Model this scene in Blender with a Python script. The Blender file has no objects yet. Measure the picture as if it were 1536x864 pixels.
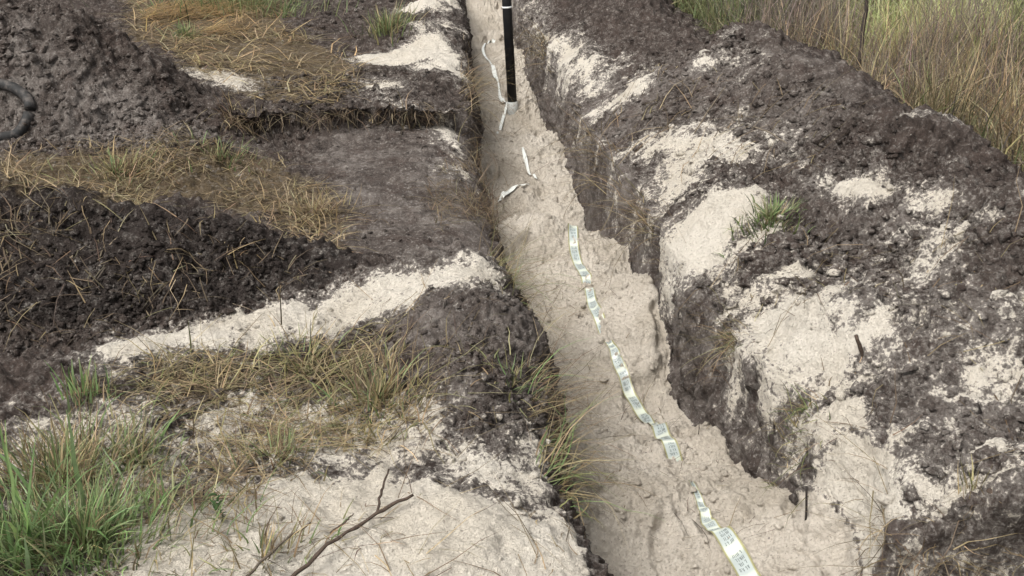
import bpy, math, random
import numpy as np
from mathutils import Vector

rng = np.random.default_rng(7)
random.seed(7)
scene = bpy.context.scene
col = scene.collection

# ------------------------------------------------------------------ camera
FPX = 1647.0                       # focal length in photo pixels (photo 1536 x 864)
PITCH = math.radians(23.2)         # looking down
YAW = math.radians(5.2)            # turned right of the trench axis (+Y)
CAM_H = 1.55                       # eye height above natural ground (z = 0)
cd = bpy.data.cameras.new('camera')
cam = bpy.data.objects.new('camera', cd)
col.objects.link(cam)
cam.location = (0, 0, CAM_H)
cam.rotation_euler = (math.pi/2 - PITCH, 0, -YAW)
cd.sensor_width = 36.0
cd.lens = 36.0 * FPX / 1536.0
cd.clip_start = 0.05
cd.clip_end = 2000
scene.camera = cam

# ------------------------------------------------------------------ world, sun, exposure
SUN_EL, SUN_AZ = math.radians(56), math.radians(232)   # azimuth clockwise from +Y
w = bpy.data.worlds.new('World'); scene.world = w; w.use_nodes = True
nt = w.node_tree; nt.nodes.clear()
sky = nt.nodes.new('ShaderNodeTexSky'); sky.sky_type = 'NISHITA'; sky.sun_disc = False
sky.sun_elevation = SUN_EL; sky.sun_rotation = SUN_AZ
sky.air_density = 1.0; sky.dust_density = 4.0; sky.ozone_density = 1.0
hs = nt.nodes.new('ShaderNodeHueSaturation'); hs.inputs['Saturation'].default_value = 0.12
bg = nt.nodes.new('ShaderNodeBackground'); bg.inputs['Strength'].default_value = 0.08
wo = nt.nodes.new('ShaderNodeOutputWorld')
nt.links.new(sky.outputs[0], hs.inputs['Color']); nt.links.new(hs.outputs[0], bg.inputs['Color'])
nt.links.new(bg.outputs[0], wo.inputs['Surface'])
sd = bpy.data.lights.new('sun', 'SUN'); sd.energy = 1.45; sd.angle = math.radians(35); sd.color = (1.0, 0.97, 0.92)
sun = bpy.data.objects.new('sun', sd); col.objects.link(sun)
sdir = Vector((math.sin(SUN_AZ)*math.cos(SUN_EL), math.cos(SUN_AZ)*math.cos(SUN_EL), math.sin(SUN_EL)))
sun.rotation_euler = sdir.to_track_quat('Z', 'Y').to_euler(); sun.location = (0, 0, 30)
scene.view_settings.view_transform = 'Standard'
scene.view_settings.look = 'None'
scene.view_settings.gamma = 1
scene.view_settings.use_curve_mapping = False
scene.view_settings.exposure = 1.42

# ------------------------------------------------------------------ noise (numpy)
def _h(i, j, k, s):
    with np.errstate(over='ignore'):
        n = (i.astype(np.uint32)*np.uint32(374761393) + j.astype(np.uint32)*np.uint32(668265263)
             + k.astype(np.uint32)*np.uint32(1440662683) + np.uint32((s*2654435761) & 0xffffffff))
        n = (n ^ (n >> np.uint32(13)))*np.uint32(1274126177)
        n = (n ^ (n >> np.uint32(15)))*np.uint32(2246822519)
        n = n ^ (n >> np.uint32(16))
    return n.astype(np.float32)*np.float32(1/4294967296.0)

def vn3(x, y, z, s=0):
    """value noise in -1..1"""
    xf, yf, zf = np.floor(x), np.floor(y), np.floor(z)
    i, j, k = xf.astype(np.int32), yf.astype(np.int32), zf.astype(np.int32)
    u, v, t = x-xf, y-yf, z-zf
    u = u*u*u*(u*(u*6-15)+10); v = v*v*v*(v*(v*6-15)+10); t = t*t*t*(t*(t*6-15)+10)
    def L(a, b, f): return a+(b-a)*f
    r = L(L(L(_h(i, j, k, s), _h(i+1, j, k, s), u), L(_h(i, j+1, k, s), _h(i+1, j+1, k, s), u), v),
          L(L(_h(i, j, k+1, s), _h(i+1, j, k+1, s), u), L(_h(i, j+1, k+1, s), _h(i+1, j+1, k+1, s), u), v), t)
    return r*2-1

def vn2(x, y, s=0):
    xf, yf = np.floor(x), np.floor(y)
    i, j = xf.astype(np.int32), yf.astype(np.int32); k = np.zeros_like(i)
    u, v = x-xf, y-yf
    u = u*u*u*(u*(u*6-15)+10); v = v*v*v*(v*(v*6-15)+10)
    a = _h(i, j, k, s); b = _h(i+1, j, k, s); c = _h(i, j+1, k, s); d = _h(i+1, j+1, k, s)
    return ((a+(b-a)*u)*(1-v)+(c+(d-c)*u)*v)*2-1

def fb2(x, y, f, o=4, s=0, g=0.5):
    r = 0; a = 1; t = 0
    for q in range(o):
        ca, sa = math.cos(q*1.3+.4), math.sin(q*1.3+.4)
        r = r+a*vn2((x*ca-y*sa)*f+17.3*q, (x*sa+y*ca)*f+5.1*q, s+q*11); t += a; a *= g; f *= 2.03
    return r/t

def fb3(x, y, z, f, o=4, s=0, g=0.5):
    r = 0; a = 1; t = 0
    for q in range(o):
        ca, sa = math.cos(q*1.3+.4), math.sin(q*1.3+.4)
        X = (x*ca-y*sa); Y = (x*sa+y*ca); Z = z
        r = r+a*vn3(X*f+17.3*q, (Y*.8-Z*.6)*f+5.1*q, (Y*.6+Z*.8)*f, s+q*11); t += a; a *= g; f *= 2.03
    return r/t

def worley3(x, y, z, f, s=0):
    """F1 and F2 cell distances"""
    x, y, z = x*f, y*f, z*f
    xf, yf, zf = np.floor(x), np.floor(y), np.floor(z)
    i, j, k = xf.astype(np.int32), yf.astype(np.int32), zf.astype(np.int32)
    d1 = np.full(x.shape, 9., np.float32); d2 = d1.copy()
    for a in (-1, 0, 1):
        for b in (-1, 0, 1):
            for c in (-1, 0, 1):
                hh = _h(i+a, j+b, k+c, s)
                px = hh; py = (hh*37.77) % 1; pz = (hh*911.13) % 1
                d = (xf+a+px-x)**2+(yf+b+py-y)**2+(zf+c+pz-z)**2
                d2 = np.minimum(d2, np.maximum(d, d1)); d1 = np.minimum(d1, d)
    return np.sqrt(d1), np.sqrt(d2)

def ss(a, b, x):
    t = np.clip((x-a)/(b-a), 0, 1); return t*t*(3-2*t)

# ------------------------------------------------------------------ pixel -> ray
def ray(px, py):
    c = (px-768.0, -(py-432.0), FPX)
    cp, sp = math.cos(PITCH), math.sin(PITCH)
    f = c[2]*cp+c[1]*sp; u = c[1]*cp-c[2]*sp; r = c[0]
    cy, sy = math.cos(YAW), math.sin(YAW)
    d = np.array([r*cy+f*sy, f*cy-r*sy, u]); return d/np.linalg.norm(d)

def at(px, py, z=0.0):
    d = ray(px, py); t = (z-CAM_H)/d[2]
    return np.array([d[0]*t, d[1]*t, z])

# ------------------------------------------------------------------ terrain macro shape (metres)
LY = np.array([-6, 1.5, 1.96, 2.2, 2.4, 2.77, 3.1, 3.4, 3.65, 3.85, 4.3, 4.7, 5.2, 5.64, 6.46, 7.9, 9.8, 12, 16])
LX = np.array([.47, .45, .43, .40, .375, .37, .38, .37, .33, .28, .305, .33, .31, .30, .35, .40, .44, .52, .6])
RY = np.array([-6, 1.6, 1.92, 1.97, 2.0, 2.035, 2.12, 2.2, 2.5, 2.8, 3.0, 3.2, 3.5, 4.0, 4.4, 5, 5.8, 7, 8, 10, 16])
RX = np.array([1.7, 1.6, 1.5, 1.34, 1.18, 1.065, 1.075, 1.09, 1.045, 1.005, .975, .965, .965, .965, .965, .94, .93, .955, .96, .94, 1.0])
def Lx(y): return .012+np.interp(y, LY, LX)+.03*vn2(y*2.6, y*0+.5, 3)+.02*vn2(y*8, y*0+.5, 4)+.006*vn2(y*27, y*0+.5, 4)
def Rx(y): return np.interp(y, RY, RX)+.028*vn2(y*3.7, y*0+.5, 5)*ss(2.06, 2.3, y)+.022*vn2(y*11, y*0+.5, 6)+.007*vn2(y*31, y*0+.5, 8)

def ridge(x, y, pts, p=1.0):
    """spoil heap along a polyline of (x, y, height, half width front, half width back)"""
    best = np.zeros_like(x)
    for (a, b) in zip(pts[:-1], pts[1:]):
        dx, dy = b[0]-a[0], b[1]-a[1]; l2 = dx*dx+dy*dy
        t = np.clip(((x-a[0])*dx+(y-a[1])*dy)/l2, 0, 1)
        qx, qy = a[0]+t*dx, a[1]+t*dy
        d = np.hypot(x-qx, y-qy)
        side = y > qy
        wd = np.where(side, a[4]+(b[4]-a[4])*t, a[3]+(b[3]-a[3])*t)
        h = a[2]+(b[2]-a[2])*t
        v = np.clip(1-d/wd, 0, 1)
        v = np.where(v > .8, .8+(v-.8)*(1-(v-.8)*2.2), v)      # round the crest
        v = np.where(v < .2, v*v*2.5+v*.5, v)                    # soft toe
        best = np.maximum(best, h*v**p)
    return best

def bump(x, y, cx, cy, h, rx, ry, a=0.0, p=1.0):
    ca, sa = math.cos(a), math.sin(a)
    u = ((x-cx)*ca+(y-cy)*sa)/rx; v = (-(x-cx)*sa+(y-cy)*ca)/ry
    return h*np.exp(-(u*u+v*v)**p)

HEAP_FAR_LEFT = [(-4.2, 6.9, 1.2, 1.3, 1.2), (-2.6, 6.35, .85, .95, .8), (-1.8, 6.1, .62, .74, .6), (-1.5, 6.0, .40, .58, .5), (-1.13, 5.9, .17, .4, .35), (-.9, 5.85, .04, .2, .2)]
HEAP_BLACK = [(-2.6, 4.05, .38, .78, .5), (-1.5, 3.97, .34, .66, .40), (-.82, 3.82, .25, .48, .36), (-.45, 3.78, .135, .3, .25), (-.2, 3.73, .075, .17, .16), (-.06, 3.69, .02, .1, .1)]

def macro(x, y):
    # --- left bank
    zl = .018*fb2(x, y, 1.3, 3, 21)
    far = ridge(x, y, HEAP_FAR_LEFT); far = far*(1+.22*fb2(x, y, 2.2, 4, 31))
    blk = ridge(x, y, HEAP_BLACK); blk = blk*(1+.22*fb2(x, y, 4, 3, 33))
    # scraped strip lower than the turf behind it: cut bank at y ~ 5.9
    edge = 5.92+.16*fb2(x, y*0, 1.8, 4, 41)+.1*(x+.4)
    strip = ss(-1.2, -.85, x)*(1-ss(edge-.05, edge+.02, y))*ss(3.7, 3.95, y)
    zl = zl+.12*ss(4.4, 5.9, y)-.12*strip*ss(-.75, -.3, x+.35*(y-4.6))-.07*strip*ss(4.6, 5.6, y)-.03*strip
    # second scraped strip far away
    zl = zl-.05*ss(8.6, 8.75, y)*(1-ss(11.8, 12.1, y))*ss(-1.3, -1.0, x)
    zl = np.maximum(zl, zl*.4+far); zl = np.maximum(zl, zl*.3+blk)
    # grey crumbly berm beside the trench, sand crest behind it
    zl = zl+bump(x, y, .14, 3.05, .20, .24, .52, .0, 1.25)+bump(x, y, .10, 3.58, .09, .30, .14, .1)
    zl = zl+bump(x, y, -.25, 3.55, .03, .4, .14, .25)
    # near sand hump and hollow
    zl = zl+bump(x, y, .14, 2.08, .09, .36, .3)+bump(x, y, -.35, 2.05, .03, .3, .3)
    zl = zl+bump(x, y, -.72, 2.3, .03, .3, .4)
    # far sand humps on the rim
    for (cx, cy, h, rx, ry, a) in ((.12, 7.75, .13, .36, .2, .1), (.2, 7.05, .05, .3, .14, .1), (.18, 9.0, .13, .32, .25, 0),
                                   (.22, 10.3, .16, .35, .35, 0), (.2, 6.45, .06, .26, .22, 0), (.1, 12., .22, .5, .6, 0)):
        zl = zl+bump(x, y, cx, cy, h, rx, ry, a)
    # --- right bank: spoil ridge
    R = np.interp(np.maximum(y, 2.035), RY, RX)
    d = x-R
    hcrest = np.interp(y, [-3, 1.8, 2.6, 3.2, 4.2, 5.2, 5.7, 6.15, 6.6, 7.4, 8.4, 9.6, 12, 16], [.36, .40, .43, .45, .47, .48, .46, .30, .27, .34, .40, .42, .5, .5])
    wcr = np.interp(y, [1, 3, 5.6, 6.2, 7.4, 16], [.95, .92, .88, .70, .66, .8])
    dn = d/wcr
    prof = np.interp(dn, [-.2, 0, .06, .14, .3, .6, .85, 1.0, 1.15, 1.9, 2.2, 3], [0, .0, .04, .16, .38, .68, .94, 1.0, .94, .1, 0, 0])
    zr = hcrest*prof
    zr = zr*(1+.18*fb2(x, y, 2.3, 3, 51))+(.05*fb2(x, y, 4, 4, 52)+.025*(1-2*np.abs(fb2(x, y, 3.2, 3, 53))))*ss(.05, .3, d)*(1-ss(2.0, 2.3, dn))
    zr = zr+bump(x, y, 1.72, 5.75, .07, .2, .22)+bump(x, y, 1.62, 4.75, .04, .2, .25)
    zr = zr+bump(x, y, 1.19, 2.82, .14, .14, .18, .2)+bump(x, y, 1.14, 3.92, .12, .14, .24, .1)+bump(x, y, 1.22, 2.3, .07, .17, .17)
    zr = zr-bump(x, y, 1.38, 3.3, .06, .22, .25)-bump(x, y, 1.5, 2.35, .05, .3, .15)
    zr = zr+bump(x, y, 1.14, 6.95, .09, .14, .3)+bump(x, y, 1.1, 7.7, .07, .14, .2)
    zr = zr*ss(0, 40, 60-np.abs(y))
    # --- trench floor with sand heaps
    zf = np.interp(y, [1.5, 2, 2.6, 3.0, 3.35, 3.6, 4.2, 4.75, 5.25, 6, 6.6, 7.5, 9, 12], [-.36, -.33, -.31, -.34, -.42, -.40, -.34, -.34, -.50, -.45, -.38, -.46, -.42, -.36])+.075*fb2(x, y, 2.6, 3, 61)
    for (cx, cy, h, rx, ry, a) in ((.58, 4.80, .2, .32, .15, -.3), (.90, 3.95, .17, .15, .26, 0), (.93, 3.06, .07, .2, .13, .2), (.60, 2.66, .08, .2, .1, .5),
                                   (1.03, 2.35, .12, .2, .3, 0), (.60, 6.5, .14, .36, .26, 0), (.84, 6.1, .08, .14, .25, 0), (.52, 3.5, -.05, .2, .2, 0), (.72, 2.25, -.05, .2, .15, 0),
                                   (.7, 9.2, .12, .4, .5, 0), (.74, 11.4, .3, .5, 1., 0), (.80, 7.95, .06, .11, .1, 0)):
        zf = zf+bump(x, y, cx, cy, h, rx, ry, a)
    zf = zf-.3*ss(1.02, 1.12, x)*ss(2.12, 2.03, y)
    zf = zf-bump(x, y, .78, 5.3, .1, .25, .2)-bump(x, y, .62, 7.7, .07, .3, .4)
    tr = ss(13.6, 12.6, y) if False else (1-ss(12.8, 14.5, y))*ss(-3.0, -1.5, y)
    L, Rr = Lx(y), Rx(y)
    tl = ss(L-.035, L+.05, x)
    trr = ss(Rr-.012-.10*ss(2.5, 2.35, y)*ss(2.05, 2.12, y), Rr+.03+.06*ss(2.5, 2.3, y)*ss(2.05, 2.12, y), x)
    mid = zl*(1-tl)+(zf*tr+(1-tr)*.5*(zl+zr))*tl
    z = mid*(1-trr)+zr*trr
    # crowns sag towards the cut
    z = z-.085*np.exp(-np.clip(L-.03-x, 0, 9)/.075)*(1-tl)*tr
    return z, tl*(1-trr)*tr, far, blk, d, strip

def hit(px, py):
    d = ray(px, py)
    t = np.linspace(1.6, 22, 4200)
    P = np.array([0, 0, CAM_H])[None]+d[None]*t[:, None]
    z = macro(P[:, 0], P[:, 1])[0]
    b = np.nonzero(P[:, 2] < z)[0]
    if len(b) == 0: return P[-1]
    i = b[0]
    a = P[max(i-1, 0)]; c = P[i]
    return np.array([(a[0]+c[0])/2, (a[1]+c[1])/2, z[i]])

# ------------------------------------------------------------------ ground patches: outlines on the ground in world metres
def poly_world(pts):
    out = []
    n = len(pts)
    for k in range(n):
        a, b = pts[k], pts[(k+1) % n]
        m = max(1, int(math.hypot(b[0]-a[0], b[1]-a[1])//60))
        for q in range(m):
            f = q/m; out.append(hit(a[0]+(b[0]-a[0])*f, a[1]+(b[1]-a[1])*f)[:2])
    return np.array(out)

def sdist(x, y, P):
    """signed distance, + inside"""
    d = np.full(x.shape, 1e9, np.float32); ins = np.zeros(x.shape, bool)
    n = len(P)
    for k in range(n):
        ax, ay = P[k]; bx, by = P[(k+1) % n]
        ex, ey = bx-ax, by-ay
        t = np.clip(((x-ax)*ex+(y-ay)*ey)/(ex*ex+ey*ey+1e-9), 0, 1)
        d = np.minimum(d, (x-ax-t*ex)**2+(y-ay-t*ey)**2)
        if abs(ey) > 1e-9:
            c = ((ay > y) != (by > y)) & (x < ex*(y-ay)/ey+ax)
            ins ^= c
    d = np.sqrt(d); return np.where(ins, d, -d)

SAND = [  # strength, outline
 (.86, [(150, 522), (300, 488), (420, 452), (560, 420), (650, 393), (720, 392), (748, 412), (700, 425), (640, 440), (560, 480), (480, 505), (380, 520), (260, 540), (170, 560)]),
 (1.0, [(190, 800), (330, 738), (450, 728), (560, 722), (700, 740), (800, 765), (868, 780), (905, 835), (935, 900), (150, 900)]),
 (.62, [(380, 600), (480, 610), (640, 625), (690, 640), (640, 680), (540, 705), (430, 720), (330, 700), (250, 640)]),
 (.72, [(660, 672), (760, 690), (850, 722), (840, 755), (720, 728), (650, 695)]),
 (.5, [(20, 620), (250, 600), (300, 660), (280, 740), (150, 800), (0, 800)]),
 (.9, [(285, 103), (330, 110), (378, 122), (362, 134), (310, 122)]),
 (1.0, [(525, 90), (600, 74), (650, 50), (682, 78), (697, 108), (690, 114), (640, 94), (560, 100)]),
 (.9, [(620, 96), (690, 108), (697, 122), (640, 108)]),
 (.9, [(605, 18), (670, -6), (690, 10), (662, 26), (620, 22)]), (.9, [(628, 48), (665, 33), (688, 46), (650, 50)]),
 (.7, [(530, 122), (590, 122), (600, 134), (545, 136)]), (.6, [(560, 140), (640, 165), (660, 185), (600, 165)]),
 (.9, [(648, 182), (668, 186), (706, 232), (690, 232)]), (.95, [(682, 262), (710, 262), (740, 288), (722, 292)]),
 (1.0, [(1022, 335), (1090, 283), (1135, 293), (1142, 318), (1105, 345), (1078, 400), (1040, 440), (1018, 400)]),
 (.74, [(965, 215), (1010, 190), (1120, 203), (1170, 238), (1070, 245), (1015, 310), (975, 310), (985, 250)]),
 (1.0, [(1105, 510), (1160, 465), (1200, 448), (1260, 470), (1325, 488), (1335, 510), (1290, 540), (1275, 570), (1265, 605), (1230, 600), (1180, 590), (1140, 560)]),
 (1.0, [(1250, 640), (1300, 650), (1380, 690), (1455, 735), (1445, 760), (1400, 780), (1335, 775), (1320, 800), (1250, 790), (1240, 700)]),
 (1.0, [(1260, 590), (1300, 600), (1310, 655), (1250, 655), (1235, 620)]),
 (.95, [(1235, 277), (1290, 264), (1355, 285), (1335, 296), (1300, 308), (1250, 295)]),
 (.62, [(1350, 280), (1420, 290), (1415, 320), (1370, 310)]),
 (.6, [(1340, 385), (1400, 372), (1440, 340), (1485, 318), (1475, 350), (1455, 380), (1430, 415), (1370, 445)]),
 (.95, [(808, 62), (850, 58), (880, 82), (905, 105), (880, 125), (840, 112), (815, 92)]), (.85, [(775, 42), (812, 28), (802, 62), (785, 78)]),
 (.9, [(888, 172), (930, 145), (972, 118), (962, 140), (910, 166)]), (.9, [(1056, 95), (1110, 88), (1122, 98), (1070, 104)]),
 (.6, [(845, 110), (900, 112), (915, 140), (870, 160), (835, 150)]),
 (.60, [(1430, 530), (1500, 515), (1560, 530), (1560, 580), (1470, 610), (1430, 580)]), (.62, [(1450, 745), (1560, 695), (1560, 770), (1480, 780)]),
 (.26, [(1100, 400), (1300, 380), (1450, 400), (1560, 480), (1560, 660), (1400, 700), (1290, 610), (1330, 500), (1200, 440)]),
 (.5, [(1015, 450), (1070, 345), (1150, 380), (1140, 480), (1110, 525), (1070, 500)]),
 (.3, [(1340, 790), (1480, 770), (1560, 780), (1560, 900), (1450, 900)]),
 (.3, [(1200, 380), (1420, 380), (1400, 460), (1330, 500), (1210, 450)]),
]
STRAW = [
 (1.0, [(180, -30), (430, -30), (430, 50), (530, 90), (530, 132), (480, 160), (350, 140), (290, 100), (200, 60)]),
 (.9, [(0, 235), (300, 215), (430, 245), (530, 320), (505, 372), (420, 345), (300, 312), (0, 290)]),
 (.8, [(200, 545), (380, 520), (560, 500), (650, 590), (640, 625), (480, 610), (380, 660), (240, 640), (170, 590)]),
 (.6, [(0, 600), (240, 610), (260, 740), (180, 864), (0, 864)]), (.5, [(0, 330), (180, 340), (160, 400), (0, 470)]),
]
GREY = [  # pale grey sandy soil instead of dark humus, and one heap face painted as lit
 (.8, [(490, 200), (650, 190), (720, 280), (745, 390), (560, 395), (480, 330)]),
 (.8, [(560, 480), (700, 425), (760, 430), (850, 600), (830, 690), (700, 650), (640, 600)]),
 (.95, [(0, 25), (110, 85), (335, 215), (200, 240), (0, 225)]),  # lit face of the far left heap, its brightness painted in as paler soil
 (.8, [(1230, 290), (1500, 300), (1400, 380), (1200, 370), (1190, 330)]),
 (.75, [(880, 130), (1150, 60), (1300, 150), (1200, 240), (900, 230)]),
 (.85, [(1200, 380), (1536, 420), (1536, 864), (1350, 760), (1280, 600)]),
]
SANDW = [(s, poly_world(p)) for s, p in SAND]
STRAWW = [(s, poly_world(p)) for s, p in STRAW]
GREYW = [(s, poly_world(p)) for s, p in GREY]

def paint(x, y, polys, amp, soft):
    """strength field with ragged world-space edges"""
    out = np.zeros(x.shape, np.float32)
    n = fb2(x, y, 7, 5, 71, .62)*1.3
    for s, P in polys:
        lo = P.min(0)-.35; hi = P.max(0)+.35
        m = (x > lo[0]) & (x < hi[0]) & (y > lo[1]) & (y < hi[1])
        if not m.any(): continue
        dd = sdist(x[m], y[m], P)
        sz = min(1, math.sqrt(np.ptp(P[:, 0])*np.ptp(P[:, 1]))/.35)
        v = s*ss(-soft*sz, soft*sz, dd+n[m]*amp*sz)+(.75 if s > .99 else .35 if s > .94 else 0)*ss(.02*sz, .09*sz, dd)
        v = np.maximum(v, .46*s*ss(-.2*sz, .02*sz, dd+n[m]*amp*sz))
        out[m] = np.maximum(out[m], v)
    return out

def fields(x, y):
    """macro height, masks"""
    z, flr, far, blk, d, strip = macro(x, y)
    e = .004
    zx = (macro(x+e, y)[0]-z)/e; zy = (macro(x, y+e)[0]-z)/e
    nl = np.sqrt(1+zx*zx+zy*zy)
    N = np.stack([-zx/nl, -zy/nl, 1/nl], -1)
    sand = paint(x, y, SANDW, .10, .085)*(1-ss(.012, .03, blk))
    straw = paint(x, y, STRAWW, .12, .12)
    grey = paint(x, y, GREYW, .1, .1)
    grey = grey+strip*.45*fb2(x*.5+.2*y, y*5, 3, 3, 77)
    L, R = Lx(y), Rx(y)
    infl = ss(L+.005, L+.06, x)*(1-ss(R-.035-.06*ss(2.035, 2.0, y), R-.005-.06*ss(2.035, 2.0, y), x))*(1-ss(12.6, 13.6, y))
    steep = 1-ss(.35, .6, N[..., 2])
    # wall face: dark cut soil with streaks of sand run down it from the rim
    rimn = .05*fb2(x, y, 6, 3, 79)
    sand = sand*(1-.85*ss(L-.12, L-.05, x+rimn)*(x < L+.05)*(y < 6.3))
    wallr = ss(R-.03, R-.005, x)*(1-ss(R+.05, R+.10, x))
    streak = fb3(x*.3, y*11, z*1.6, 1.0, 3, 81)*.9+.25*fb2(x*0, y, 1.7, 2, 83)
    run = ss(.02, .45, streak)
    sand = np.maximum(sand*(1-steep*.35), infl*1.0)
    ws = run*(.50*ss(-.40, .05, z)+.10)
    ws = np.maximum(ws, ss(2.5, 2.38, y)*ss(2.04, 2.1, y)*1.0)
    sand = np.where(wallr > .3, np.maximum(sand*(.55+.45*run)*ss(-.36, -.1, z), ws*.95*wallr), sand)
    grey = np.maximum(grey, .9*wallr)
    drape = paint(Rx(y)+.10, y, SANDW, .06, .05)
    dl = .06-.26*ss(-.5, .6, fb3(x*.3, y*9, z*.5, 1.0, 4, 85, .65)+.5*streak)+.05*fb3(x, y, z, 26, 3, 86)
    sand = np.where(wallr > .3, np.maximum(sand, ss(.4, .9, drape)*(.66+.25*fb3(x, y*1.6, z*.6, 20, 3, 88))*ss(dl-.12, dl+.06, z)), sand)
    face = ss(2.07, 2.04, y)*ss(1.03, 1.06, x)*(1-ss(-.03, .02, z))
    grey = np.maximum(grey, face); sand = np.maximum(sand, face*(.36+.45*fb3(x*1.5, y, z*.6, 14, 3, 87)))
    # sandy veins through the spoil
    vein = ss(.28, .6, fb2(x, y, 6, 4, 91))*.42*ss(.02, .1, d)*(1-ss(1.1, 1.5, d))
    sand = np.maximum(sand, vein*(1-.6*ss(4.5, 6.5, y)))
    fl2 = fb2(x*1.3+.35*y, y*4.2, 3.4, 4, 93)
    vein2 = ss(.12, .42, fl2)*.62*ss(-.01, .05, d)*(1-ss(.28, .55, d))*(1-ss(6, 8, y))
    sand = np.maximum(sand, vein2)
    return z, N, sand, straw, grey, infl, far, blk, d, strip

def surface(x, y):
    z, N, sand, straw, grey, infl, far, blk, d, strip = fields(x, y)
    flat = strip*ss(.3, .7, grey)                                     # bucket-smoothed strip
    soil = np.clip(1-sand*1.15, 0, 1)
    wx = x+.035*fb2(x, y, 14, 2, 171); wy = y+.035*fb2(x, y, 14, 2, 172)
    f1, f2 = worley3(wx, wy, z, 13, 5)
    c1 = np.clip(.60-f1, -.25, 1)+.35*np.clip(f2-f1, 0, .35)
    f1b, f2b = worley3(wx+.3, wy, z, 31, 6)
    c2 = np.clip(.60-f1b, -.25, 1)+.35*np.clip(f2b-f1b, 0, .35)
    lump = fb3(x, y, z, 4.0, 3, 101)
    mid = 1-2*np.abs(fb3(x, y, z, 9, 3, 106))
    crumb = fb3(x, y, z, 21, 4, 111, .7)
    gate = ss(-.3, .4, fb2(x, y, 2.6, 3, 121))
    spoil = ss(.05, .25, d)*(1-ss(1.5, 1.9, d))
    heaps = ss(.05, .2, far)+ss(.04, .12, blk)
    flow = fb3(x*.45, y*1.5, z*.45, 9, 3, 126)*spoil+.8*heaps*fb2(x*.9+y*.5, y*.35-x*.2, 11, 4, 127, .6)                    # runnels down the spoil slope
    ws_ = 1-.7*ss(.2, .5, sand)
    c1 = c1*ws_*(.6+.8*np.abs(crumb)); c2 = c2*(.4+.6*ws_)
    dsoil = .038*lump+.024*mid*gate+.032*flow+(.042*c1*gate*gate+.026*c2*(1.3-gate)+.036*crumb)*(1-.4*flat)
    dsoil = dsoil*(1-.30*straw)
    dsoil = dsoil*(1-.55*flat)+flat*(.022*fb2(x*.35, y*3.2, 5, 4, 131, .6)+.012*(1-2*np.abs(fb2(x*.3+.1*y, y*2, 7, 2, 132))))   # long scrape marks
    dimp = fb2(x, y, 5, 4, 141)
    rip = 1-2*np.abs(fb2(x+.3*y, y, 7, 3, 146))
    dsand = .026*lump+.022*dimp+.013*rip+.016*crumb+.012*c2*ss(-.3, .4, dimp)
    pit = ss(.30, .5, fb2(x*1.3, y, 5.5, 2, 151))                      # boot and bucket dints
    dsand = dsand+infl*(.012*crumb+.014*c2*ss(-.4, .2, dimp))-.034*pit*infl
    dd = dsoil*soil+dsand*(1-soil)+.007*ss(.4, .95, sand)*(1-infl)*ss(.5, .8, N[..., 2])
    fade = 1-ss(13, 30, np.hypot(x, y))
    P = np.stack([x, y, z], -1)+N*(dd*fade)[..., None]
    # turf lip leans out over the cut bank of the scraped strip
    edge = 5.92+.16*fb2(x, y*0, 1.8, 4, 41)+.1*(x+.4)
    lip = ss(edge-.02, edge+.03, y)*(1-ss(edge+.05, edge+.35, y))*ss(-1.15, -.85, x)*(1-ss(.15, .3, x))
    P[..., 1] -= lip*(.10+.08*vn2(x*7, x*0, 173))
    # rim of the right wall leans out a little
    rr = Rx(y); ov = np.exp(-((x-rr-.05)/.035)**2)*ss(2.6, 2.75, y)*(1-ss(9, 10, y))
    P[..., 0] -= ov*np.clip(.05*vn2(y*5, y*0, 174), 0, .04)
    return P, N, sand, straw, grey, infl, far, blk, d, dd

# ------------------------------------------------------------------ mesh helpers
def mesh_from(name, V, Fq, mat, attrs=None, smooth=True, parent=None):
    me = bpy.data.meshes.new(name)
    V = np.asarray(V, np.float32); Fq = np.asarray(Fq, np.int32)
    k = Fq.shape[1]
    me.vertices.add(len(V)); me.vertices.foreach_set('co', V.ravel())
    me.loops.add(Fq.size); me.loops.foreach_set('vertex_index', Fq.ravel())
    me.polygons.add(len(Fq)); me.polygons.foreach_set('loop_start', np.arange(0, Fq.size, k, dtype=np.int32))
    me.update(calc_edges=True)
    me.polygons.foreach_set('use_smooth', np.full(len(Fq), smooth))
    for an, arr in (attrs or {}).items():
        a = me.attributes.new(an, 'FLOAT_COLOR', 'POINT')
        c = np.ones((len(V), 4), np.float32); c[:, :arr.shape[1]] = arr
        a.data.foreach_set('color', c.ravel())
    if mat: me.materials.append(mat)
    o = bpy.data.objects.new(name, me); col.objects.link(o)
    if parent: o.parent = parent
    return o

def tag(o, label=None, cat=None, group=None, kind=None):
    if label: o['label'] = label
    if cat: o['category'] = cat
    if group: o['group'] = group
    if kind: o['kind'] = kind
    return o

def empty(name, loc):
    o = bpy.data.objects.new(name, None); o.location = loc; o.empty_display_size = .05; col.objects.link(o); return o

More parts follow.
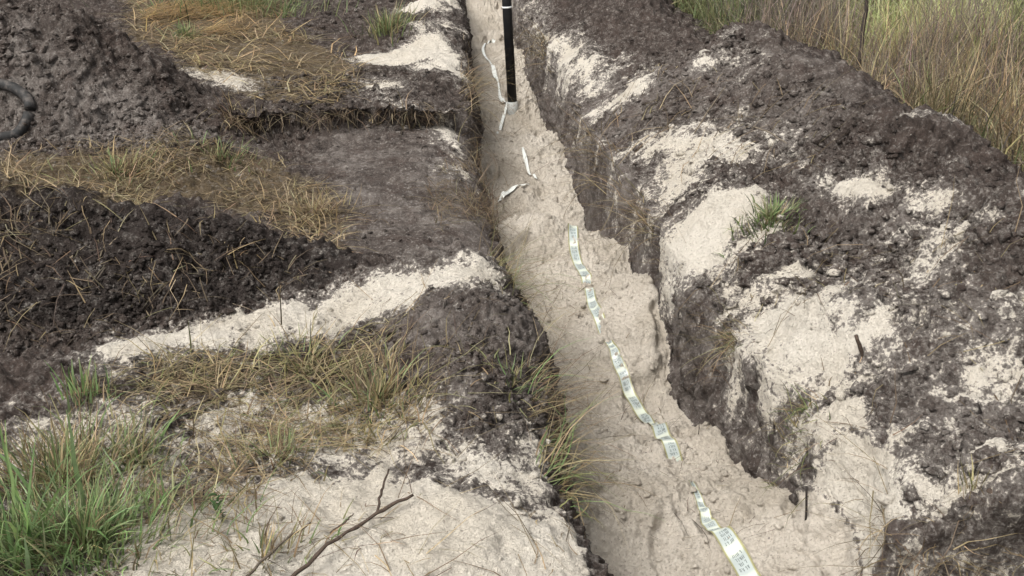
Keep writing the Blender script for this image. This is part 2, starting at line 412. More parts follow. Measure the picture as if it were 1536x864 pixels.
# ------------------------------------------------------------------ materials
class NT:
    def __init__(s, name):
        s.m = bpy.data.materials.new(name); s.m.use_nodes = True; s.t = s.m.node_tree; s.t.nodes.clear()
        s.out = s.n('ShaderNodeOutputMaterial'); s.b = s.n('ShaderNodeBsdfPrincipled')
        s.t.links.new(s.b.outputs[0], s.out.inputs[0])
    def n(s, ty, **kw):
        x = s.t.nodes.new(ty)
        for k, v in kw.items(): setattr(x, k, v)
        return x
    def put(s, sock, v):
        if hasattr(v, 'links') or isinstance(v, bpy.types.NodeSocket): s.t.links.new(v, sock)
        elif isinstance(v, tuple) and len(v) == 3 and sock.type == 'RGBA': sock.default_value = (*v, 1)
        else: sock.default_value = v
    def noise(s, scale, detail=4, rough=.55, vec=None):
        x = s.n('ShaderNodeTexNoise'); x.inputs['Scale'].default_value = scale; x.inputs['Detail'].default_value = detail
        x.inputs['Roughness'].default_value = rough
        if vec is not None: s.put(x.inputs['Vector'], vec)
        return x.outputs['Fac']
    def mix(s, f, a, b):
        x = s.n('ShaderNodeMix', data_type='RGBA'); s.put(x.inputs[0], f); s.put(x.inputs[6], a); s.put(x.inputs[7], b); return x.outputs[2]
    def math(s, op, a, b=0.0, c=None):
        x = s.n('ShaderNodeMath', operation=op); s.put(x.inputs[0], a); s.put(x.inputs[1], b)
        if c is not None: s.put(x.inputs[2], c)
        return x.outputs[0]
    def step(s, v, a, b):
        x = s.n('ShaderNodeMapRange', interpolation_type='SMOOTHSTEP'); s.put(x.inputs[0], v)
        x.inputs[1].default_value = a; x.inputs[2].default_value = b; return x.outputs[0]
    def bump(s, h, dist, strength=1.0, normal=None):
        x = s.n('ShaderNodeBump'); x.inputs['Distance'].default_value = dist; x.inputs['Strength'].default_value = strength
        s.put(x.inputs['Height'], h)
        if normal is not None: s.put(x.inputs['Normal'], normal)
        return x.outputs[0]

def ground_material():
    q = NT('soil_and_sand')
    geo = q.n('ShaderNodeNewGeometry'); P = geo.outputs['Position']
    at_ = q.n('ShaderNodeAttribute', attribute_name='mask'); sep = q.n('ShaderNodeSeparateColor'); q.put(sep.inputs[0], at_.outputs['Color'])
    sand, straw, grey = sep.outputs[0], sep.outputs[1], sep.outputs[2]
    n1 = q.noise(22, 5, .62, P); n2 = q.noise(90, 5, .65, P); n3 = q.noise(330, 3, .6, P); n0 = q.noise(3.5, 3, .5, P)
    # sand coverage with crumbs of soil through it
    k = q.math('MULTIPLY_ADD', q.math('SUBTRACT', n1, .5), 1.5, sand)
    k = q.math('MULTIPLY_ADD', q.math('SUBTRACT', n2, .5), 1.7, k)
    sf = q.step(k, .40, .68)
    dark = q.mix(q.step(n1, .35, .7), (.055, .043, .037), (.122, .098, .085))
    pale = q.mix(q.step(n1, .3, .72), (.135, .114, .101), (.265, .232, .208))
    humus = q.step(grey, -.2, -.7)
    grey = q.math('MAXIMUM', grey, 0.0)
    soil = q.mix(q.math('MULTIPLY', grey, q.math('MULTIPLY_ADD', q.step(n0, .38, .62), .7, .3)), dark, pale)
    soil = q.mix(q.math('MULTIPLY', q.step(q.noise(6, 3, .6, P), .5, .62), .5), soil, (.098, .073, .062))
    soil = q.mix(q.math('MULTIPLY', q.step(n2, .55, .70), q.math('MULTIPLY_ADD', grey, .45, .25)), soil, (.40, .37, .345))      # ash-grey grains
    soil = q.mix(q.math('MULTIPLY', q.step(n2, .44, .3), .4), soil, (.03, .023, .02))
    soil = q.mix(q.math('MULTIPLY', humus, .85), soil, q.mix(n1, (.024, .019, .017), (.06, .049, .044)))
    st = q.step(q.math('MULTIPLY_ADD', q.math('SUBTRACT', n2, .5), 1.2, straw), .45, .85)
    soil = q.mix(q.math('MULTIPLY', st, .65), soil, q.mix(n3, (.10, .072, .040), (.20, .15, .085)))
    sandc = q.mix(q.step(n0, .35, .65), (.62, .56, .47), (.68, .625, .54))
    sandc = q.mix(at_.outputs['Alpha'], sandc, q.mix(q.step(n0, .35, .65), (.50, .44, .362), (.64, .575, .49)))
    sandc = q.mix(q.math('MULTIPLY', q.step(n2, .50, .74), .5), sandc, (.66, .60, .51))
    sandc = q.mix(q.math('MULTIPLY', q.step(n3, .60, .74), .5), sandc, (.30, .25, .20))
    sandc = q.mix(q.math('MULTIPLY', q.step(n1, .38, .25), .5), sandc, (.38, .31, .245))
    sandc = q.mix(q.math('MULTIPLY', q.step(q.noise(130, 3, .6, P), .60, .68), .55), sandc, (.20, .165, .135))
    soil = q.mix(q.math('MULTIPLY', q.step(k, .02, .46), .62), soil, q.mix(n3, (.20, .18, .162), (.36, .33, .295)))   # sand mixed into soil: ash grey
    c = q.mix(sf, soil, sandc)
    q.put(q.b.inputs['Base Color'], c)
    q.put(q.b.inputs['Roughness'], .97); q.b.inputs['Specular IOR Level'].default_value = .1
    vo = q.n('ShaderNodeTexVoronoi'); vo.inputs['Scale'].default_value = 75; q.put(vo.inputs['Vector'], P)
    h = q.math('MULTIPLY_ADD', vo.outputs['Distance'], -.6, n2)
    amp = q.math('MULTIPLY_ADD', sf, -.15, 1.0)
    b1 = q.bump(q.math('MULTIPLY', h, amp), .022, .9)
    b2 = q.bump(q.math('MULTIPLY', n3, amp), .012, .9, b1)
    q.put(q.b.inputs['Normal'], b2)
    return q.m

def attr_material(name, rough=.8, trans=0.0, noise_scale=60, spec=.3, vary=.35, bump_d=0.0):
    q = NT(name)
    geo = q.n('ShaderNodeNewGeometry'); P = geo.outputs['Position']
    a = q.n('ShaderNodeAttribute', attribute_name='tint')
    n = q.noise(noise_scale, 3, .6, P)
    v = q.n('ShaderNodeMix', data_type='RGBA', blend_type='MULTIPLY'); v.inputs[0].default_value = vary
    q.put(v.inputs[6], a.outputs['Color']); cr = q.step(n, .3, .7); q.put(v.inputs[7], cr)
    q.put(q.b.inputs['Base Color'], v.outputs[2]); q.put(q.b.inputs['Roughness'], rough); q.b.inputs['Specular IOR Level'].default_value = spec
    if bump_d: q.put(q.b.inputs['Normal'], q.bump(n, bump_d))
    if trans:
        t = q.n('ShaderNodeBsdfTranslucent'); q.put(t.inputs[0], v.outputs[2])
        m = q.n('ShaderNodeMixShader'); m.inputs[0].default_value = trans
        q.t.links.new(q.b.outputs[0], m.inputs[1]); q.t.links.new(t.outputs[0], m.inputs[2]); q.t.links.new(m.outputs[0], q.out.inputs[0])
    return q.m

M_GROUND = ground_material()
M_BLADE = attr_material('grass_blade', .6, .4, 40, .3, .3)
M_CLOD = attr_material('soil_clod', .9, 0, 160, .25, .55, .008)
M_STICK = attr_material('bark', .8, 0, 120, .3, .5, .003)

# ------------------------------------------------------------------ build the ground sheet
NF = 760
yf = 1.25*np.power(13.2/1.25, np.linspace(0, 1, NF))
yf = np.sort(np.concatenate([yf, np.linspace(1.955, 2.05, 46)+.00013]))
ys = np.concatenate([[-400, -120, -40, -15, -7, -4, -2.5, -1.4, -.5, .1, .5, .8, 1.02, 1.15], yf, [13.5, 13.9, 14.4, 15, 16, 17.5, 20, 25, 32, 45, 70, 130, 400]])
def lin(a, b, n): return np.linspace(a, b, n, endpoint=False)
sl = np.concatenate([[-60, -20, -8, -4, -2.4, -1.7, -1.35, -1.15], lin(-1.0, 0, 330)])     # left of the cut, in bank widths
rows = []
for y in ys:
    yy = np.array([y]); L = float(Lx(yy)[0]); R = float(Rx(yy)[0])
    ya = min(max(y, 1.2), 13.5)
    WL = 1.05+.50*ya; WR = .75+.42*ya
    left = L-.05+sl*WL
    left[:8] = L-.05-WL*np.array([1.0+300/WL, 1+110/WL, 1+45/WL, 1+20/WL, 1+9/WL, 1+4/WL, 1+1.6/WL, 1+.5/WL])
    wl = lin(L-.05, L+.06, 26); fl = lin(L+.06, R-.02, 118); wr = lin(R-.02, R+.06, 46)
    u = np.linspace(0, 1, 262); right = R+.06+WR*(u*.75+.25*u*u)
    rt = R+.06+WR+np.array([.5, 1.6, 4, 9, 20, 45, 110, 300])
    rows.append(np.concatenate([left, wl, fl, wr, right, rt]))
X = np.array(rows); Y = np.repeat(ys[:, None], X.shape[1], 1)
nr, nc = X.shape
x, y = X.ravel().astype(np.float64), Y.ravel().astype(np.float64)
P, N, sand, straw, grey, infl, far, blk, dR, _ = surface(x, y)
mask = np.stack([sand, straw, grey-.9*ss(.012, .03, blk), infl], -1)
# vertex normals of the whole sheet, kept across the split
G = P.reshape(nr, nc, 3)
du = np.gradient(G, axis=1); dv = np.gradient(G, axis=0)
VN = np.cross(du, dv); VN /= np.linalg.norm(VN, axis=-1, keepdims=True)+1e-12; VN = VN.reshape(-1, 3)
idx = np.arange(nr*nc).reshape(nr, nc)
Q = np.stack([idx[:-1, :-1], idx[:-1, 1:], idx[1:, 1:], idx[1:, :-1]], -1).reshape(-1, 4)
qc = Q[:, 0]
wob = .03*fb2(x[qc], y[qc], 5, 2, 161)
cls = np.zeros(len(Q), int)
cls[(infl[qc] > .5)] = 1
xq, yq = x[qc], y[qc]
prox = (dR[qc] > .02) & (dR[qc]+wob < 1.75) & (yq > .2) & (yq < 13.0) & (cls == 0)
cls[prox] = 2
cls[(far[qc]+wob*.6 > .05) & (cls == 0) & (xq < 0)] = 3
cls[(blk[qc]+wob*.5 > .03) & (cls == 0) & (xq < 0)] = 4
def sub(name, c):
    q = Q[cls == c]; u, inv = np.unique(q, return_inverse=True)
    o = mesh_from(name, P[u], inv.reshape(-1, 4), M_GROUND, {'mask': mask[u]})
    o.data.normals_split_custom_set_from_vertices(VN[u].tolist())
    return o
tag(sub('ground', 0), kind='structure')
tag(sub('trench_floor', 1), kind='structure')
tag(sub('spoil_ridge', 2), 'long ridge of dark spoil streaked with pale sand along the trench wall', 'spoil heap')
tag(sub('spoil_heap', 3), 'tall grey brown spoil heap sloping down towards the flattened straw', 'spoil heap')
tag(sub('spoil_heap', 4), 'low black humus heap with loose straw on its crest', 'spoil heap')

# ------------------------------------------------------------------ scatter helpers
def inside(poly_px, n):
    """n random ground points inside an outline"""
    Pw = poly_world(poly_px); lo, hi = Pw.min(0), Pw.max(0)
    out = []; got = 0
    while got < n:
        c = rng.uniform(lo, hi, (max(n*2, 64), 2)); m = sdist(c[:, 0], c[:, 1], Pw) > 0
        out.append(c[m]); got += m.sum()
    return np.concatenate(out)[:n]

def ground_at(xy):
    xy = np.asarray(xy, float).reshape(-1, 2)
    return surface(xy[:, 0], xy[:, 1])

def blades(base, az, length, width, th0, th1, seg=3, twist=None, wob=.0):
    """curved tapered ribbons. th = angle from vertical at the root and at the tip"""
    n = len(base); k = seg+1
    s = np.linspace(0, 1, k)
    pts = np.zeros((n, k, 3)); pts[:, 0] = base
    azw = az.copy()
    for q in range(1, k):
        f = (s[q]+s[q-1])/2
        th = th0+(th1-th0)*f
        azw = azw+rng.normal(0, 1, n)*wob
        st = (length/seg)
        pts[:, q, 0] = pts[:, q-1, 0]+st*np.sin(th)*np.sin(azw)
        pts[:, q, 1] = pts[:, q-1, 1]+st*np.sin(th)*np.cos(azw)
        pts[:, q, 2] = pts[:, q-1, 2]+st*np.cos(th)
    tw = rng.uniform(-.9, .9, n) if twist is None else twist
    sx, sy = np.cos(az+tw), -np.sin(az+tw)
    wd = width[:, None]*(1-.85*s[None]**1.6)*.5
    Lp = pts.copy(); Rp = pts.copy()
    Lp[..., 0] -= sx[:, None]*wd; Lp[..., 1] -= sy[:, None]*wd
    Rp[..., 0] += sx[:, None]*wd; Rp[..., 1] += sy[:, None]*wd
    V = np.stack([Lp, Rp], 2).reshape(-1, 3)
    b = (np.arange(n)*k*2)[:, None]+(np.arange(seg)*2)[None]
    F = np.stack([b, b+1, b+3, b+2], -1).reshape(-1, 4)
    return V, F, k*2

def palette(n, cols, jitter=.18):
    c = np.array(cols)[rng.integers(0, len(cols), n)]
    return c*(1+rng.normal(0, jitter, (n, 1)))*(1+rng.normal(0, .05, (n, 3)))

DRY = [(.36, .28, .16), (.29, .22, .12), (.45, .36, .22), (.22, .17, .10), (.16, .12, .075)]
DRYG = [(.34, .27, .15), (.28, .25, .12), (.20, .21, .09), (.42, .35, .20)]
GREEN = [(.18, .24, .10), (.14, .19, .08), (.24, .28, .13), (.30, .29, .16)]
GREENB = [(.22, .33, .12), (.17, .26, .10), (.29, .38, .18)]
ROOT = [(.16, .115, .07), (.22, .165, .10), (.11, .08, .055), (.28, .22, .14)]

class Bunch:
    def __init__(s): s.V = []; s.F = []; s.C = []; s.o = 0
    def add(s, base, az, ln, wd, t0, t1, cols, seg=3, wob=.0, jitter=.18, mul=1.0):
        n = len(base)
        V, F, k = blades(np.asarray(base, float), az, ln, wd, t0, t1, seg, None, wob)
        s.V.append(V); s.F.append(F+s.o); s.o += len(V)
        s.C.append(np.clip(np.repeat(palette(n, cols, jitter)*mul, k, 0), .005, .9))
    def build(s, name, mat=None, parent=None, origin=None):
        V = np.concatenate(s.V); 
        if origin is not None: V = V-np.asarray(origin)
        o = mesh_from(name, V, np.concatenate(s.F), mat or M_BLADE, {'tint': np.concatenate(s.C)}, True, parent)
        if origin is not None: o.location = origin
        return o

# ------------------------------------------------------------------ clods (soil crumbs)
PHI = (1+5**.5)/2
ICO = np.array([(-1, PHI, 0), (1, PHI, 0), (-1, -PHI, 0), (1, -PHI, 0), (0, -1, PHI), (0, 1, PHI), (0, -1, -PHI), (0, 1, -PHI), (PHI, 0, -1), (PHI, 0, 1), (-PHI, 0, -1), (-PHI, 0, 1)])/math.sqrt(1+PHI*PHI)
ICF = np.array([(0, 11, 5), (0, 5, 1), (0, 1, 7), (0, 7, 10), (0, 10, 11), (1, 5, 9), (5, 11, 4), (11, 10, 2), (10, 7, 6), (7, 1, 8), (3, 9, 4), (3, 4, 2), (3, 2, 6), (3, 6, 8), (3, 8, 9), (4, 9, 5), (2, 4, 11), (6, 2, 10), (8, 6, 7), (9, 8, 1)])
def clods(name, xy, rmin, rmax, soil_cols, sand_cols, sandbias=0.0):
    xy = xy[rng.random(len(xy)) < .25+.9*ss(-.2, .5, fb2(xy[:, 0], xy[:, 1], 3.5, 3, 181))]
    P_, N_, sa, stw, gr, inf_, *_r = ground_at(xy)
    kp = (rng.random(len(P_)) < np.where((sa > .95) & (inf_ < .5), .06, np.where((sa > .45) & (inf_ < .5), .18, 1.0))); P_, N_, sa, stw, gr, inf_ = P_[kp], N_[kp], sa[kp], stw[kp], gr[kp], inf_[kp]
    n = len(P_)
    r = rmin*(rmax/rmin)**(rng.random(n)**3)
    sc = r[:, None, None]*rng.uniform(.6, 1.25, (n, 1, 3))*np.array([1, 1, .8])
    v = ICO[None]*(1+rng.uniform(-.55, .45, (n, 12, 1)))+rng.uniform(-.2, .2, (n, 12, 3))
    a = rng.uniform(0, 6.28, n); ca, sa_ = np.cos(a)[:, None], np.sin(a)[:, None]
    v = np.stack([v[..., 0]*ca-v[..., 1]*sa_, v[..., 0]*sa_+v[..., 1]*ca, v[..., 2]], -1)*sc
    V = v+P_[:, None, :]+N_[:, None, :]*(r*.05)[:, None, None]
    F = (ICF[None]+(np.arange(n)*12)[:, None, None]).reshape(-1, 3)
    gr = gr-.9*ss(.012, .03, _r[1][kp])
    mk = np.stack([np.clip(sa+rng.normal(0, .09, n)+sandbias, 0, 1), stw*.3, np.clip(gr+rng.normal(0, .2, n), -1, 1), inf_], -1)
    o = mesh_from(name, V.reshape(-1, 3), F, M_GROUND, {'mask': np.repeat(mk, 12, 0)}, True)
    return tag(o, kind='stuff')
SOILC = [(.075, .064, .060), (.10, .088, .084), (.05, .042, .039), (.14, .125, .118)]
DARKC = [(.035, .028, .026), (.05, .042, .039), (.026, .021, .02)]
SANDC = [(.56, .48, .385), (.60, .53, .44), (.48, .40, .32)]
xyR = np.concatenate([inside([(1030, 440), (1150, 330), (1400, 300), (1536, 330), (1600, 900), (1360, 800), (1240, 600)], 8500),
                      inside([(880, 200), (980, 80), (1130, 62), (1300, 160), (1530, 275), (1200, 300), (1000, 300)], 2600),
                      inside([(790, 20), (960, 10), (985, 100), (880, 150)], 700)])
clods('soil_crumbs', xyR, .0035, .028, SOILC, SANDC)
xyL = np.concatenate([inside([(540, 490), (700, 425), (760, 420), (850, 640), (830, 740), (640, 700), (650, 600)], 6500),
                      inside([(150, 530), (560, 420), (640, 600), (600, 720), (250, 760)], 2400),
                      inside([(400, 120), (640, 110), (690, 200), (500, 200), (340, 190)], 900),
                      inside([(250, 740), (840, 760), (930, 900), (100, 900)], 900)])
clods('soil_crumbs', xyL, .0035, .018, SOILC, SANDC)
clods('soil_crumbs', inside([(0, 300), (300, 330), (560, 408), (480, 450), (280, 490), (0, 530)], 6500), .004, .018, DARKC, SANDC, -.5)
clods('soil_crumbs', inside([(490, 200), (650, 195), (720, 280), (740, 385), (560, 392), (480, 330)], 1100), .004, .016, SOILC, SANDC)
clods('soil_crumbs', np.concatenate([inside([(0, 40), (100, 10), (330, 180), (480, 210), (300, 230), (0, 230)], 7000), inside([(400, 120), (640, 110), (690, 200), (500, 200), (340, 190)], 1500), inside([(880, 200), (980, 80), (1130, 62), (1300, 160), (1530, 275), (1200, 300), (1000, 300)], 4500), inside([(430, 0), (620, 0), (610, 60), (450, 60)], 800)]), .006, .03, SOILC, SANDC)
clods('sand_lumps', inside([(690, 30), (780, 30), (860, 200), (960, 400), (1040, 600), (1200, 780), (1330, 864), (960, 864), (860, 640), (750, 400)], 6000), .003, .016, SOILC, SANDC, -.02)

# ------------------------------------------------------------------ loose straw and grass
def litter(b, poly, n, lmin, lmax, wmin, wmax, cols, lift=.006, up=0.0, az=None, azs=9, seg=3):
    xy = inside(poly, n); xy = xy[rng.random(n) < .12+1.0*ss(-.25, .35, fb2(xy[:, 0], xy[:, 1], 3.2, 3, 191))]; n = len(xy); P_, N_, *_ = ground_at(xy)
    base = P_+N_*lift*rng.uniform(.3, 2, (n, 1))
    a = rng.uniform(0, 6.28, n) if az is None else az+rng.normal(0, azs, n)
    tilt = np.arctan(-(N_[:, 0]*np.sin(a)+N_[:, 1]*np.cos(a))/N_[:, 2])       # follow the slope
    t0 = math.pi/2-tilt-np.abs(rng.normal(0, .22, n))-up*rng.random(n)
    t1 = math.pi/2-tilt+np.abs(rng.normal(0, .25, n))
    b.add(base, a, lmin+(lmax-lmin)*rng.random(n)**1.7, rng.uniform(wmin, wmax, n), t0, t1, cols, seg, .25)

b = Bunch()
litter(b, [(190, -20), (430, -20), (430, 50), (535, 90), (535, 135), (480, 165), (350, 145), (290, 100), (200, 60)], 6500, .08, .4, .004, .010, DRY+[(.46, .34, .18)], .012, .3)
litter(b, [(200, 10), (330, 10), (330, 60), (220, 60)], 1500, .2, .6, .004, .008, [(.42, .29, .13), (.36, .24, .11)], .02, .25, 1.3, .5)
litter(b, [(0, 232), (300, 212), (430, 240), (530, 320), (505, 378), (420, 350), (300, 312), (0, 292)], 4200, .05, .24, .0025, .006, DRY, .01, .4)
litter(b, [(0, 320), (180, 340), (200, 400), (0, 490)], 500, .05, .25, .003, .006, ROOT, .006, .2)
litter(b, [(0, 300), (300, 330), (500, 410), (280, 490), (0, 530)], 420, .04, .2, .0025, .005, ROOT+DRY, .006, .4)
tag(b.build('straw_litter'), kind='stuff')
b = Bunch()
litter(b, [(140, 560), (380, 520), (560, 500), (650, 590), (640, 640), (480, 690), (330, 700), (200, 650)], 2300, .05, .30, .002, .0045, DRY+DRYG, .006, .3)
litter(b, [(200, 600), (420, 640), (400, 760), (220, 800)], 650, .05, .28, .002, .0045, DRY+ROOT, .006, .4)
litter(b, [(250, 740), (840, 760), (930, 900), (100, 900)], 240, .04, .25, .0018, .0035, DRY+ROOT, .004, .3)
litter(b, [(560, 440), (740, 430), (850, 620), (700, 700), (600, 650)], 150, .05, .25, .0018, .0035, DRY+ROOT, .006, .3)
tag(b.build('straw_litter'), kind='stuff')
b = Bunch()
litter(b, [(1040, 440), (1150, 330), (1536, 330), (1600, 880), (1360, 800), (1240, 600)], 330, .04, .3, .002, .004, ROOT+DRY, .006, .35)
litter(b, [(880, 230), (980, 90), (1300, 170), (1200, 280)], 260, .05, .35, .003, .005, ROOT+DRY, .008, .5)
litter(b, [(760, 330), (900, 400), (1040, 640), (1180, 800), (960, 840), (860, 640)], 260, .03, .16, .0015, .003, ROOT+[(.06, .045, .035)], .003, .2)
litter(b, [(690, 40), (770, 40), (850, 200), (860, 320), (750, 330), (710, 200)], 160, .04, .22, .002, .004, ROOT, .004, .3)
tag(b.build('straw_litter'), kind='stuff')
b = Bunch()
litter(b, [(330, 165), (650, 180), (650, 195), (330, 195)], 480, .05, .2, .003, .006, ROOT+DRY, .01, .8)
litter(b, [(640, 285), (735, 290), (740, 370), (650, 360)], 900, .05, .22, .002, .004, ROOT, .012, .5)
m = 230; xx = np.clip(rng.choice(rng.uniform(-1.05, .2, 26), m)+rng.normal(0, .04, m), -1.1, .22); yy = 5.92+.16*fb2(xx, xx*0, 1.8, 4, 41)+.1*(xx+.4)+rng.uniform(-.09, .03, m)
zz = macro(xx, yy+.12)[0]+rng.uniform(-.05, .02, m)
b.add(np.stack([xx, yy-.03, zz], -1), math.pi+rng.normal(0, .7, m), rng.uniform(.04, .24, m), rng.uniform(.002, .006, m), rng.uniform(.9, 1.8, m), rng.uniform(1.8, 3.0, m), ROOT, 4, .25)
tag(b.build('root_mat'), kind='stuff')

# ------------------------------------------------------------------ scrub beyond the ridge
def scrub(b, n, x0, x1, y0, y1, hmin, hmax, cols, w0=.004, w1=.009, lean=.35, cl=0.0):
    xy = np.stack([rng.uniform(x0, x1, n), rng.uniform(y0, y1, n)], -1)
    if cl:
        c = np.stack([rng.uniform(x0, x1, int(n/70)+1), rng.uniform(y0, y1, int(n/70)+1)], -1)
        xy = c[rng.integers(0, len(c), n)]+rng.normal(0, cl, (n, 2))
    Rr = np.interp(xy[:, 1], RY, RX); ok = xy[:, 0]-Rr > np.interp(xy[:, 1], [0, 6, 7, 16], [1.45, 1.4, 1.15, 1.3]); xy = xy[ok]; n = len(xy)
    z = macro(xy[:, 0], xy[:, 1])[0]
    base = np.stack([xy[:, 0], xy[:, 1], z-.01], -1)
    t0 = np.abs(rng.normal(0, .15, n)); t1 = t0+np.abs(rng.normal(0, lean*2, n))
    b.add(base, rng.uniform(0, 6.28, n), rng.uniform(hmin, hmax, n), rng.uniform(w0, w1, n), t0, t1, cols, 5, .3, .3, mul=np.clip(1+1.1*fb2(xy[:, 0], xy[:, 1], 1.6, 3, 201), .35, 1.7)[:, None])
SCD = [(.38, .30, .18), (.30, .24, .14), (.46, .37, .22), (.22, .18, .12), (.33, .29, .15)]
SCG = [(.25, .27, .12), (.30, .31, .15), (.19, .22, .10)]
SCB = [(.24, .19, .155), (.31, .25, .20), (.18, .145, .125)]
SCY = [(.36, .38, .17), (.42, .43, .21), (.30, .32, .14)]
b = Bunch()
scrub(b, 6000, 1.9, 5.5, 2.6, 8, .10, .36, SCD, lean=.9)
scrub(b, 6500, 1.9, 5.0, 2.6, 8, .15, .45, SCD+SCG+SCG+SCB, lean=1.0, cl=.10)
scrub(b, 2600, 2.1, 4.5, 2.6, 7, .35, .75, [(.52, .42, .25), (.44, .34, .2), (.38, .29, .17)], .003, .007, 1.3, .05)
tag(b.build('dry_scrub'), kind='stuff')
b = Bunch()
scrub(b, 12000, 1.7, 10.5, 8, 20, .25, .7, SCD+SCG+SCB, .006, .012, .8)
scrub(b, 4500, 1.7, 8, 8, 14, .3, .7, SCD+SCB, .005, .010, .8, .15)
scrub(b, 5200, 3.2, 4.7, 6.7, 9.2, .3, .62, SCY, .005, .013, 1.0, .16)
scrub(b, 4200, 1.7, 2.7, 7.2, 10, .3, .62, SCG+GREEN, .005, .012, 1.0, .16)
tag(b.build('green_scrub'), kind='stuff')
b = Bunch()
scrub(b, 2300, 3.1, 4.6, 5.2, 7.0, .45, .95, SCB, .003, .006, .6, .09)
scrub(b, 1500, 2.2, 2.9, 6.8, 8.2, .4, .8, SCB, .003, .007, .6, .09)
scrub(b, 1100, 2.5, 3.1, 5.2, 6.4, .25, .55, SCB, .003, .006, .7, .07)
tag(b.build('brown_weeds'), kind='stuff')

# ------------------------------------------------------------------ grass tufts: each a thing
def tuft(label, px, py, n, h, spread, cols, lean=.5, w=(.003, .006), name='grass_tuft', cat='grass tuft', az=None, azs=.6, droop=.9, off=None, parts=None):
    c = hit(px, py)
    if off is not None: c = c+np.array(off)
    root = empty(name, c)
    specs = [('blades', n, h, cols, w)] if parts is None else parts
    for (pn, m, hh, cc, ww) in specs:
        if pn == 'dry_blades': hh = hh*.78
        if m > 100: m = int(m*.62)
        bb = Bunch()
        r = np.abs(rng.normal(0, spread*.5, m)); a0 = rng.uniform(0, 6.28, m)
        xy = np.stack([c[0]+r*np.cos(a0), c[1]+r*np.sin(a0)], -1)
        base = ground_at(xy)[0] if off is None else np.stack([xy[:, 0]*.3+c[0]*.7, xy[:, 1], np.full(m, c[2])+rng.normal(0, spread*.15, m)], -1)
        base[:, 2] -= .006
        out = np.arctan2(xy[:, 0]-c[0], xy[:, 1]-c[1])+rng.normal(0, .6, m)
        a = out if az is None else az+rng.normal(0, azs, m)
        m0 = m; t0 = np.abs(rng.normal(0, lean*.7, m))+lean*.35; t1 = t0+rng.normal(droop*.7, droop*.6, m)
        bb.add(base, a, hh*rng.uniform(.25, 1.1, m), rng.uniform(*ww, m)*(1.0 if ww[1] > .012 else 1.35), t0, t1, cc, 4, .22, .3)
        if ww[1] > .012:                       # blades wide enough to pick apart: one object each
            V, F, C, k = bb.V[0]-c, bb.F[0], bb.C[0], 10
            for q in range(m): mesh_from('blade', V[q*k:(q+1)*k], F[q*4:(q+1)*4]-q*k, M_BLADE, {'tint': C[q*k:(q+1)*k]}, True, root)
            continue
        ob = bb.build(pn, M_BLADE, root, None); ob.location = -Vector(c); ob['kind'] = 'stuff'
    return tag(root, label, cat, 'grass tufts on the spoil and banks')

tuft('broad bladed bright green grass tuft beside the finer green clump', 25, 850, 0, .2, .2, GREENB, parts=[('blades', 64, .30, GREENB, (.008, .015)), ('fine_blades', 420, .16, GREENB+GREEN, (.002, .005))])
tuft('large fine bladed green grass clump with straw among it', 130, 830, 0, .2, .3, GREEN, parts=[('blades', 1500, .15, GREENB+GREEN, (.002, .005)), ('dry_blades', 500, .18, DRY, (.002, .004))])
tuft('ragged green and straw coloured grass on pale speckled soil', 90, 720, 0, .2, .3, GREEN, parts=[('blades', 900, .15, GREEN+DRYG, (.002, .005)), ('dry_blades', 600, .17, DRY, (.002, .004))])
tuft('small dark green leafy grass at the edge of the ragged clump', 205, 690, 0, .2, .12, GREEN, parts=[('blades', 220, .09, GREEN, (.003, .007)), ('dry_blades', 60, .12, DRY, (.002, .004))])
tuft('thin upright green blades poking from the dark soil edge', 125, 600, 0, .2, .12, GREEN, lean=.2, droop=.3, parts=[('blades', 40, .11, GREENB, (.005, .009)), ('dry_blades', 60, .12, DRY, (.002, .004))])
tuft('bushy straw tuft with green tips below the grey berm', 570, 605, 0, .2, .2, DRYG, lean=.6, parts=[('dry_blades', 520, .18, DRY+DRYG, (.002, .0045)), ('blades', 110, .13, GREEN, (.002, .005))])
tuft('low olive dry tuft next to the pale sand strip', 450, 545, 0, .2, .2, DRYG, lean=.7, parts=[('dry_blades', 260, .17, DRYG, (.002, .0045)), ('blades', 50, .1, GREEN, (.002, .004))])
tuft('flattened straw tuft with long stalks lying on sand', 330, 590, 0, .2, .28, DRY, lean=1.0, parts=[('dry_blades', 380, .2, DRY+DRYG, (.002, .0045))])
tuft('sparse dry tuft with a few green stems on sand', 415, 705, 0, .2, .14, DRY, lean=.5, parts=[('dry_blades', 160, .14, DRY+DRYG, (.002, .004)), ('blades', 40, .1, GREEN, (.002, .004))])
tuft('thin tangled dry stalks beside the forked branch', 395, 855, 0, .2, .2, DRY, lean=.5, parts=[('dry_blades', 110, .17, DRY+DRYG, (.002, .004)), ('blades', 40, .07, GREEN, (.003, .005))])
tuft('faint green tuft on the grey crumbly berm', 770, 575, 0, .2, .12, GREEN, lean=.8, parts=[('blades', 70, .1, GREEN+DRYG, (.002, .004))])
tuft('bright green grass tuft between the sand knob and dark spoil', 1155, 335, 0, .2, .11, GREEN, lean=.5, parts=[('blades', 420, .085, GREEN, (.003, .006)), ('dry_blades', 120, .10, DRY, (.002, .004))])
tuft('thin green tuft at the lip below the burrow hole', 1205, 625, 0, .2, .08, GREEN, lean=.9, az=-1.6, parts=[('blades', 60, .09, GREEN+DRYG, (.002, .004)), ('dry_blades', 50, .12, DRY, (.002, .003))])
tuft('sparse upright dry stems on the low sand mound', 1465, 740, 0, .2, .06, DRYG, lean=.3, droop=.3, parts=[('dry_blades', 26, .1, DRYG, (.002, .004))])
